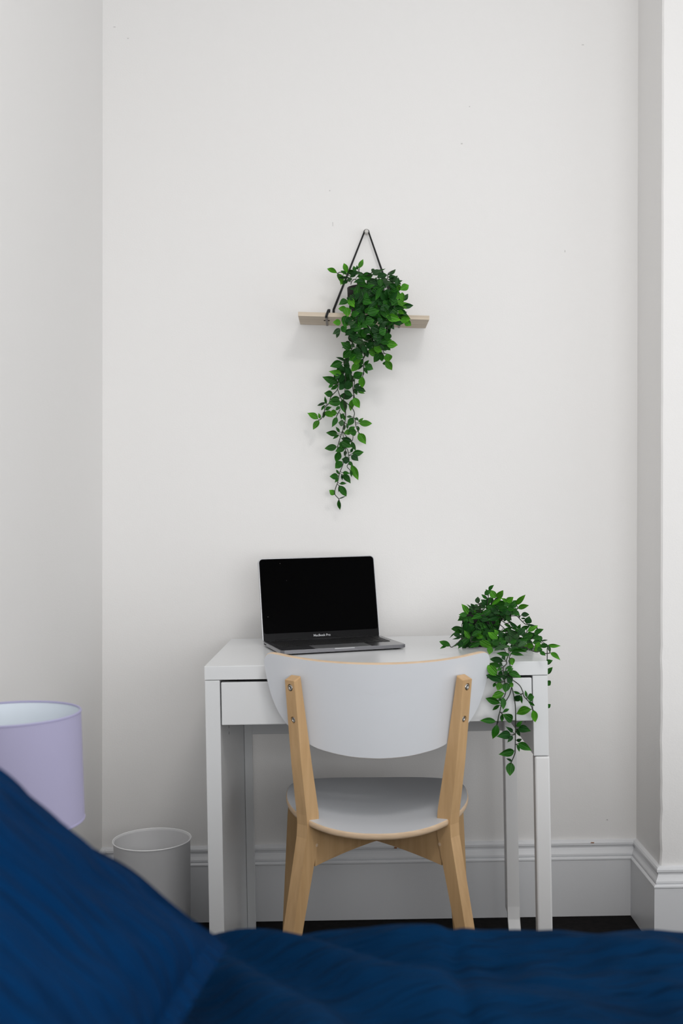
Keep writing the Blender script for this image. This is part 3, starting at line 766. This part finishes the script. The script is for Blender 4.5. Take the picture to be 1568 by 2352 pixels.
A_, B2, C_, Z2 = (740, 580, 7.467), (740, 700, 7.467), (690, 840, 8.711), (640, 850, 3.92)
LA = [(245,350,88,280,60,'b'),(425,345,373,195,62,'b'),(415,380,320,318,40),(435,345,550,325,60,'m'),(550,330,540,230,50,'m'),(605,290,590,222,30),(622,265,700,118,55,'b'),(635,265,668,235,14),
(270,370,350,545,72,'b'),(340,450,318,555,42,'b'),(290,430,460,430,30),(425,480,350,540,45,'d'),(560,345,480,425,60,'d'),(620,345,520,390,60,'d'),(415,485,510,450,42,'g'),(600,410,710,395,60,'m'),
(680,440,865,380,90,'m'),(700,380,860,400,50,'d'),(850,340,885,280,50,'g'),(865,380,1005,315,75,'g'),(880,330,1085,280,24,'g'),(945,430,1115,375,80,'d'),(1120,385,1252,293,40,'g'),(1130,420,1255,408,45,'d'),
(1130,460,1275,470,30,'g'),(1205,515,1285,400,36,'g'),(1250,505,1372,483,36,'g'),(990,500,1105,448,60,'g'),(1010,545,1180,515,80,'g'),(890,545,1040,545,50,'g'),(1130,600,1272,545,80,'g'),(600,510,815,595,72,'m'),
(905,595,838,668,84,'m'),(1040,590,885,715,82,'m'),(870,570,990,600,60,'d'),(1340,640,1485,555,88,'b'),(1345,630,1240,590,92,'b'),(1180,650,1335,720,82,'m'),(1130,690,1220,785,82,'m'),(1370,690,1375,875,64,'b'),
(1230,740,1340,770,82,'b'),(432,830,292,885,88,'m'),(450,785,545,935,88,'b'),(440,760,440,815,30,'d'),(412,975,282,962,72,'b'),(400,950,450,1070,92,'b'),(690,830,845,865,92,'m'),(845,808,932,952,95,'m'),
(1290,965,1465,868,88,'b'),(1390,920,1442,970,36,'b'),(1195,905,1315,815,100,'m'),(1290,830,1385,910,84,'b'),(1000,980,1155,920,92,'d'),(960,900,1010,850,60,'d'),(740,1040,800,940,52,'m'),(780,1045,965,1005,110,'m'),
(1150,830,1225,815,82,'m'),(900,790,965,855,62,'d'),(1100,970,1195,1045,82,'d'),(1200,980,1290,1045,92,'m'),(560,800,475,735,82,'d'),(640,700,575,825,62,'d'),(700,760,615,885,62,'d'),(560,905,645,850,62,'d'),
(780,680,695,620,72,'d'),(1000,680,1105,725,62,'d'),(655,960,555,1005,82,'d'),(620,640,700,690,60,'d'),(700,900,640,990,60,'d'),(860,700,780,760,70,'d'),(950,760,1050,790,70,'d'),(1040,840,1110,890,60,'m')]
LB = [(420,60,435,200,95,'b'),(430,195,375,375,130,'m'),(310,305,190,303,76,'b'),(440,330,565,290,62,'g'),(305,415,183,498,66,'g'),(300,435,243,568,42,'g'),(330,450,415,378,82,'m'),(400,490,535,420,72,'d'),
(490,410,700,365,92,'m'),(610,430,700,555,100,'m'),(700,430,722,558,80,'m'),(610,570,465,500,95,'d'),(480,560,630,505,92,'d'),(705,635,528,640,86,'g'),(492,752,328,648,92,'m'),(490,680,555,720,52,'g'),(492,785,360,908,96,'m'),
(500,790,572,865,52,'d'),(392,975,238,903,36,'d'),(332,985,142,1056,92,'m'),(332,1030,318,1102,46,'d'),(590,860,470,950,92,'m'),(590,860,695,905,92,'m'),(590,870,580,1025,104,'b'),(622,1010,503,1135,84,'b'),(692,930,618,1060,56,'m'),
(540,1195,695,1165,62,'m'),(440,1065,420,1195,92,'d'),(720,1035,797,953,42,'m'),(735,1045,865,1105,88,'m'),(720,1080,772,1182,36,'m'),(740,760,782,897,72,'d'),(700,700,745,825,72,'d'),(648,740,725,655,62,'g'),
(770,735,865,645,92,'d'),(795,785,965,845,112,'b'),(890,715,1015,800,92,'b'),(1000,855,882,978,92,'m'),(1000,845,1027,968,64,'m'),(1110,842,1140,975,102,'b'),(1085,960,1192,1116,84,'b'),(1062,980,1062,1035,42,'m'),
(1005,650,1180,598,82,'m'),(1105,670,1282,690,94,'b'),(1080,690,1163,778,52,'m'),(1112,478,1120,615,92,'m'),(1000,690,1062,748,46,'d'),(1105,190,1335,262,94,'b'),(1340,180,1505,242,86,'b'),(1345,270,1490,265,70,'b'),(1420,275,1518,355,80,'b'),
(1200,265,1125,348,86,'m'),(1100,355,1155,423,42,'d'),(1300,110,1395,152,52,'b'),(815,250,1005,195,92,'d'),(738,295,885,265,112,'m'),(800,360,890,325,82,'m'),(850,380,965,445,112,'d'),(975,485,1092,425,102,'m'),(865,560,1015,535,112,'d'),
(1000,335,1062,425,82,'d'),(1100,115,1185,205,92,'d'),(1200,135,1290,195,92,'m'),(500,170,625,145,72,'m'),(555,240,685,262,92,'d'),(480,262,565,195,62,'m'),(640,195,705,305,82,'d'),(740,425,825,482,82,'d'),(900,615,962,690,92,'d'),
(870,645,905,735,62,'m'),(940,595,1005,655,72,'d'),(680,325,765,385,72,'m'),(600,735,590,845,82,'d'),(420,230,500,330,80,'d'),(960,300,1020,240,80,'d'),(560,330,480,390,70,'d')]
LC = [(812,160,582,116,96,'b'),(742,350,452,228,122,'m'),(650,375,562,434,56,'m'),(742,388,612,474,62,'m'),(642,572,478,550,106,'m'),(517,748,488,612,42,'m'),(492,740,340,797,44,'g'),(487,790,416,890,40,'m'),(500,885,618,828,62,'m'),
(775,650,590,680,92,'m'),(795,735,568,748,142,'m'),(498,925,640,1028,108,'b'),(722,945,585,960,112,'b'),(476,910,452,1048,52,'m'),(345,1062,147,945,104,'b'),(388,1052,360,953,48,'b'),(365,1100,257,1274,94,'b'),(722,1033,635,1220,84,'m'),
(800,955,815,1078,40,'m'),(838,958,892,1095,58,'m'),(868,1158,762,1138,104,'g'),(808,1088,865,1155,42,'g'),(1022,1022,922,1024,42,'g'),(1050,1048,945,1198,102,'m'),(928,1160,940,1265,42,'g'),(1085,1053,1163,1102,52,'g'),(1158,1132,1252,1050,44,'b'),
(1183,1155,1420,1155,104,'b'),(1143,1208,1155,1322,46,'m'),(775,1332,706,1226,46,'m'),(727,1350,518,1340,98,'m'),(757,1384,652,1464,48,'m'),(970,1302,1078,1222,84,'m'),(1112,1328,975,1342,112,'m'),(1005,1320,868,1352,92,'b'),
(1226,164,1048,232,122,'m'),(1240,223,1232,438,112,'b'),(1070,420,1192,353,56,'d'),(1088,440,1304,513,98,'d'),(1150,530,1284,550,40,'b'),(1070,458,1127,578,62,'m'),(1032,600,785,602,118,'d'),(880,508,1035,590,82,'d'),(1060,638,1178,842,114,'b'),
(1050,678,998,894,88,'b'),(835,680,885,935,112,'m'),(782,818,703,894,52,'m'),(855,165,765,335,122,'d'),(905,280,798,475,132,'d'),(962,300,922,475,112,'d'),(1022,330,948,475,72,'m'),(705,145,722,285,82,'d'),(962,55,940,235,112,'d'),(900,55,1005,165,82,'d'),
(1000,128,1002,292,42,'g'),(880,1178,870,1292,42,'g'),(770,170,700,260,80,'d'),(860,380,780,480,90,'d')]
LZ = [(657,641,563,614,40,'d'),(568,643,654,692,52,'m'),(560,648,567,703,28,'m'),(517,690,418,706,48,'m'),(592,698,512,732,44,'m'),(546,733,514,824,50,'m'),(602,728,590,772,24,'g'),(656,648,691,722,30,'m'),(648,740,669,700,20,'d'),
(664,751,761,739,46,'m'),(654,770,714,813,52,'d'),(634,818,570,802,52,'d'),(572,828,508,882,56,'m'),(634,824,667,862,26,'m'),(654,858,711,984,50,'b'),(648,903,655,962,20,'m'),(540,936,517,898,18,'m'),(533,956,460,958,46,'m'),
(536,970,506,1012,22,'m'),(577,925,638,930,26,'m'),(579,944,644,1014,46,'m'),(567,939,573,990,14,'d'),(550,1025,607,1020,24,'m'),(553,1044,606,1134,48,'m'),(542,1040,540,1100,16,'d'),(506,1118,456,1082,42,'b'),(540,1168,550,1259,28,'m'),
(540,1158,608,1132,8,'g'),(720,573,781,664,58,'b')]
SA = [[(245,350),(265,355),(310,338),(420,370),(470,400)],[(635,270),(630,330),(690,360),(760,400)],[(490,545),(505,495),(545,460),(585,480),(600,540)],[(1250,295),(1150,340),(1120,390),(1115,450),(1060,560)],[(1250,505),(1190,520),(1130,560)]]
SB = [[(700,640),(740,800),(700,930),(705,1060),(710,1195)],[(745,830),(720,900),(690,940)],[(460,500),(475,580),(520,650),(510,740),(480,800),(400,920),(395,1000)],[(1115,400),(1110,480)],[(1000,690),(1060,830),(1105,850),(1120,970)],[(860,560),(800,600),(740,620)]]
SC = [[(1252,0),(1265,100),(1240,225)],[(1040,240),(1045,450),(1078,640)],[(1085,250),(1070,420),(1060,640)],[(790,880),(725,1000),(720,1035)],[(900,30),(890,480),(860,690),(900,900),(895,1080),(860,1200)],[(750,300),(740,470),(610,620),(570,750),(490,830),(475,920),(420,1050),(365,1090)],[(740,470),(770,560),(790,620),(830,690)],
[(870,700),(960,780),(1040,860),(1078,950),(1065,1030),(1090,1080),(1105,1200),(1140,1290),(1180,1365)]]
SZ = [[(600,290),(600,430),(582,520),(556,600),(530,690),(528,740)],[(590,470),(576,560),(600,690),(620,720),(634,820),(615,868),(640,900),(652,930)],[(598,700),(600,770),(570,870),(546,930),(530,1010),(509,1070),(505,1118),(538,1158),(545,1180)],[(575,550),(610,600),(655,640),(668,600),(660,560)]]
def hang_depth(x, y):
    pts = [(560, -.075), (620, -.085), (645, -.115), (680, -.165), (762, -.168), (800, -.135), (860, -.095), (950, -.058), (1250, -.048)]
    for (y0, d0), (y1, d1) in zip(pts, pts[1:]):
        if y <= y1: return d0+(d1-d0)*max(0, (y-y0)/(y1-y0))
    return pts[-1][1]
pb_ = at_y(841, 719, -.078)
hp = empty('potted_plant', (pb_.x, -.078, (SH.matrix_basis @ Vector((pb_.x-sc.x, -.078, TB))).z+.001))
tag(hp, 'bushy green trailing plant in a black pot on the hanging shelf', 'plant', 'artificial trailing plants in black pots')
add_pot(hp, .0475, .0780)
n1 = add_plant(hp, [(A_, LA), (B2, LB), (C_, LC), (Z2, LZ)], hang_depth, [(A_, SA), (B2, SB), (C_, SC), (Z2, SZ)],
          [(848, 690, 42, 46, 38, -.165, -.135, 'dm', .030), (865, 640, 55, 12, 8, -.12, -.05, 'dg', .026), (850, 775, 48, 40, 14, -.15, -.10, 'dm', .030)], random.Random(11),
          inner=[(862, 715, 58, 40, 46, -.160, -.148, .027), (868, 668, 50, 26, 22, -.150, -.124, .026), (908, 710, 22, 45, 18, -.165, -.13, .026), (845, 775, 45, 28, 22, -.145, -.10, .027), (800, 862, 22, 30, 10, -.085, -.06, .025)])

D_, E_, G_, Z3 = (1005, 1335, 10.453), (1125, 1335, 9.2235), (1100, 1490, 9.2235), (980, 1320, 4.612)
LD_ = [(716,788,578,553,118,'b'),(695,812,515,805,96,'m'),(722,872,510,857,94,'m'),(872,722,706,558,46,'g'),(862,762,803,698,42,'d'),(890,700,1002,598,82,'g'),(955,528,965,378,96,'g'),(985,502,1010,408,22,'g'),(962,572,860,597,46,'g'),(1000,592,1078,508,62,'g'),
(1030,600,1142,642,42,'g'),(948,752,1132,660,42,'g'),(1190,422,1056,318,62,'m'),(1130,325,1268,215,92,'m'),(1225,305,1152,198,72,'b'),(1228,212,1338,92,72,'m'),(1378,402,1245,215,132,'b'),(1425,392,1562,228,122,'b'),(1182,562,1048,446,122,'d'),(1172,565,1272,388,112,'m'),
(1282,525,1312,388,82,'d'),(1308,562,1542,398,72,'b'),(1245,645,1165,565,112,'m'),(1170,602,1305,622,92,'m'),(1285,690,1002,862,112,'m'),(1305,890,1028,916,64,'m'),(1425,925,1345,1052,150,'m'),(840,815,955,935,92,'m'),(700,895,638,1005,92,'m'),(800,848,738,965,102,'m'),
(580,1030,705,978,62,'d'),(618,1085,745,1038,92,'m'),(700,1018,825,1145,112,'m'),(832,978,728,1085,82,'d'),(758,898,865,1002,82,'m'),(905,895,828,992,42,'d'),(680,1128,785,1185,82,'d'),(572,1108,322,1157,122,'m'),(582,1188,385,1255,92,'m'),(395,1245,288,1358,24,'m'),
(548,1332,373,1263,88,'d'),(542,1348,362,1390,40,'d'),(590,1312,615,1172,52,'d'),(292,1552,48,1448,108,'m'),(217,1528,62,1614,52,'m'),(482,1478,408,1564,42,'m'),(498,1468,608,1580,122,'d'),(785,1375,648,1188,102,'b'),(820,1312,1055,1208,122,'m'),(918,1308,1125,1352,102,'b'),
(758,1200,845,1168,62,'m'),(958,1148,1095,1245,72,'d'),(1145,1068,1395,1125,112,'d'),(1005,1480,765,1580,88,'m'),(1005,1455,1305,1625,152,'b'),(1425,1425,1212,1222,142,'b'),(1440,1275,1365,1168,72,'b'),(1432,1165,1430,1030,72,'d'),(1198,1202,1375,1168,102,'m'),
(1255,1598,1240,1748,122,'b'),(1295,1478,1485,1478,132,'m'),(1292,1402,1175,1288,102,'m'),(1152,1422,1075,1328,82,'m'),(1188,1452,1265,1388,82,'m'),(900,1020,1000,1080,80,'d'),(860,1110,960,1060,80,'d'),(1040,1010,940,960,70,'d'),(1010,1130,1110,1180,70,'d')]
LE = [(362,448,248,362,62,'b'),(358,432,492,336,104,'b'),(558,488,738,298,88,'b'),(598,572,815,515,88,'b'),(562,492,438,562,72,'m'),(548,482,488,408,92,'m'),(378,522,545,458,92,'m'),(118,482,365,458,112,'m'),(178,582,365,558,112,'m'),(128,538,255,622,92,'d'),
(378,558,525,602,102,'m'),(258,662,385,598,92,'d'),(298,522,425,478,82,'m'),(398,638,525,702,102,'m'),(498,640,625,718,92,'m'),(398,862,358,658,84,'m'),(58,620,205,682,92,'d'),(198,702,345,688,62,'d'),(552,580,498,622,42,'m'),(668,715,823,705,88,'d'),(775,892,832,748,128,'d'),
(756,800,658,785,32,'d'),(620,720,626,778,26,'d'),(428,882,592,985,62,'d'),(398,830,565,965,40,'d'),(590,1012,642,918,62,'m'),(442,978,302,910,52,'m'),(442,998,232,1072,72,'m'),(450,990,605,1042,52,'m'),(780,915,962,942,36,'d'),(968,950,1012,1052,26,'d'),(832,958,628,1036,72,'m'),
(808,1062,1003,942,92,'b'),(788,1105,938,1116,52,'m'),(620,1050,752,1092,62,'m'),(650,1060,672,1152,42,'m'),(688,1202,905,1138,122,'m'),(440,1102,605,1088,82,'g'),(318,1110,505,1162,62,'g'),(518,1120,625,1192,92,'g'),(480,1202,605,1178,62,'m'),(328,1178,505,1345,112,'g'),
(230,1110,345,1132,52,'m'),(238,1352,335,1258,82,'m'),(98,1472,385,1368,92,'g'),(250,1370,425,1382,62,'m'),(588,1262,805,1228,82,'m'),(598,1392,785,1278,92,'g'),(932,1382,728,1368,88,'b'),(908,1222,1065,1178,92,'m'),(1102,1200,938,1262,112,'m'),(1088,1262,1218,1245,26,'g'),
(1232,1372,1048,1370,84,'m'),(958,1338,1085,1405,112,'b'),(998,1462,1105,1438,92,'m'),(928,1418,1025,1482,92,'b'),(1062,1290,898,1302,92,'m'),(1233,1355,1483,1372,68,'b'),(1225,1368,1272,1503,58,'m'),(1062,1498,1172,1574,74,'m'),(1288,1520,1478,1655,84,'b'),
(405,1560,140,1524,78,'m'),(428,1482,605,1418,82,'m'),(438,1532,705,1562,72,'m'),(478,1482,785,1500,62,'m'),(558,1452,775,1448,62,'m'),(400,1400,432,1505,62,'g'),(502,1358,458,1482,52,'g'),(302,1302,198,1198,102,'m'),(58,1302,225,1278,112,'m'),
(420,1300,560,1260,80,'m'),(560,1320,660,1240,80,'d'),(300,1440,200,1380,70,'d'),(640,1330,740,1380,70,'d'),(820,1290,900,1340,80,'d'),(260,1180,180,1110,80,'d'),(100,640,20,560,80,'d'),(150,700,260,740,70,'d'),(430,640,330,700,80,'d')]
LG = [(502,262,238,218,108,'d'),(542,238,488,142,62,'d'),(690,198,705,350,112,'b'),(452,372,168,348,98,'m'),(365,560,178,355,150,'b'),(472,408,378,462,62,'m'),(470,468,448,615,82,'d'),(428,308,492,362,62,'d'),(558,420,708,378,52,'m'),(598,482,718,418,62,'m'),(628,510,882,602,114,'m'),
(472,682,162,568,132,'d'),(450,718,390,880,112,'b'),(342,718,298,808,52,'m'),(592,728,550,915,132,'m'),(640,728,715,802,92,'b'),(598,618,695,722,122,'d'),(578,558,662,642,102,'d'),(518,948,266,1042,130,'b'),(432,1152,153,1054,114,'m'),(420,1055,455,1105,60,'d'),(500,1038,510,1275,98,'m'),
(427,1195,288,1298,56,'m'),(500,1352,634,1279,52,'m'),(342,1542,32,1518,98,'m'),(480,1398,482,1545,62,'m'),(692,1522,515,1398,142,'m'),(872,955,722,904,46,'m'),(862,985,738,1112,112,'d'),(890,983,907,1164,46,'m'),(1012,1032,975,882,46,'m'),(1022,1040,1152,1020,135,'m'),(1040,1110,1174,1208,46,'m'),
(1092,1288,786,1370,148,'b'),(1140,1308,1190,1548,114,'b'),(560,640,480,560,80,'d'),(520,560,600,470,70,'d')]
LZ3 = [(742,1590,700,1738,62,'m'),(906,1666,842,1613,32,'d'),(880,1690,752,1712,70,'d'),(902,1705,857,1773,34,'d'),(954,1610,1006,1552,34,'m'),(970,1632,1092,1652,68,'d'),(954,1640,984,1708,32,'d'),(954,1760,1006,1740,30,'d'),(973,1788,1099,1858,62,'m'),(954,1800,979,1873,24,'m'),(917,1870,763,1902,64,'m'),(896,1976,844,1948,22,'d'),(888,1993,879,2124,72,'m')]
LSIDE = [(1405,330,1552,248,92,'m'),(1425,545,1552,400,84,'m'),(1425,690,1512,772,94,'m'),(1425,1245,1510,1178,72,'m')]
SD = [[(720,1330),(650,1365),(560,1400),(480,1480),(400,1545),(330,1585),(290,1550)],[(660,1140),(600,1145),(570,1115)],[(640,1150),(590,1300),(585,1370),(540,1340)],[(1050,900),(1025,780),(1030,600),(980,530)],[(1300,900),(1200,620),(1215,340)],[(1280,540),(1380,430),(1440,370)],[(780,1370),(800,1460),(850,1450)]]
SE = [[(195,785),(330,890),(440,880),(560,960)],[(165,875),(290,990),(400,1100)],[(420,740),(560,735),(640,810),(740,905),(790,912)],[(700,1400),(780,1410),(860,1460),(980,1500),(1060,1490),(1170,1530),(1275,1520)],[(1270,1515),(1225,1370)],[(740,1130),(780,1070),(775,1000)],[(540,635),(590,570)],[(300,840),(240,760),(150,720)]]
SG = [[(610,165),(575,250),(580,320),(510,410),(530,600),(545,730),(560,930),(520,1030)],[(640,180),(645,300),(650,370),(560,450),(640,560),(690,800)],[(690,650),(850,770),(920,900),(950,1010),(1050,1120),(1130,1270),(1145,1310)],[(690,810),(650,960),(590,1070),(545,1130),(470,1200),(440,1330),(410,1440),(395,1568)],[(690,810),(730,980),(765,1200),(775,1500),(772,1568)],[(935,945),(885,965)],[(440,1340),(520,1410)]]
SZ3 = [[(938,1480),(938,1640),(935,1840),(930,1900),(897,1980),(890,2000)],[(760,1500),(742,1590)]]
def desk_depth(x, y):
    if y > 1512: return -.600-.01*math.sin(x*.1)
    if y > 1443:
        z = .772+.02*max(0, 1-(y-1443)/40.)
        Yd = at_z(x, y, z).y
        Yd = max(min(Yd, -.245), -.59)
        return Yd
    if x < 1150: return -.325
    return -.33-.0003*(x-1150)
pdk = at_z(1106, 1482, .75)
dp = empty('potted_plant', (pdk.x, pdk.y, .7505)); tag(dp, 'trailing green plant in a black pot spilling over the desk corner', 'plant', 'artificial trailing plants in black pots')
add_pot(dp, .0455, .0760)
n2 = add_plant(dp, [(D_, LD_), (E_, LE), (G_, LG), (Z3, LZ3)], desk_depth, [(D_, SD), (E_, SE), (G_, SG), (Z3, SZ3)],
          [(1100, 1445, 34, 28, 26, -.345, -.322, 'dm', .028), (1135, 1402, 42, 18, 24, -.335, -.24, 'dm', .028), (1108, 1416, 36, 7, 12, -.335, -.30, 'dm', .026), (1185, 1468, 50, 20, 22, -.42, -.34, 'dmg', .028)], random.Random(5),
          inner=[(1095, 1455, 34, 20, 14, -.340, -.322, .025), (1130, 1404, 42, 14, 10, -.33, -.24, .025), (1180, 1478, 48, 12, 14, -.42, -.36, .025)])
n3 = add_plant(dp, [(G_, LSIDE)], lambda x, y: -.36, [(G_, [[(1440, -10), (1440, 300), (1425, 700), (1420, 1250)]])], [], random.Random(9))
print('leaves', n1, n2+n3)
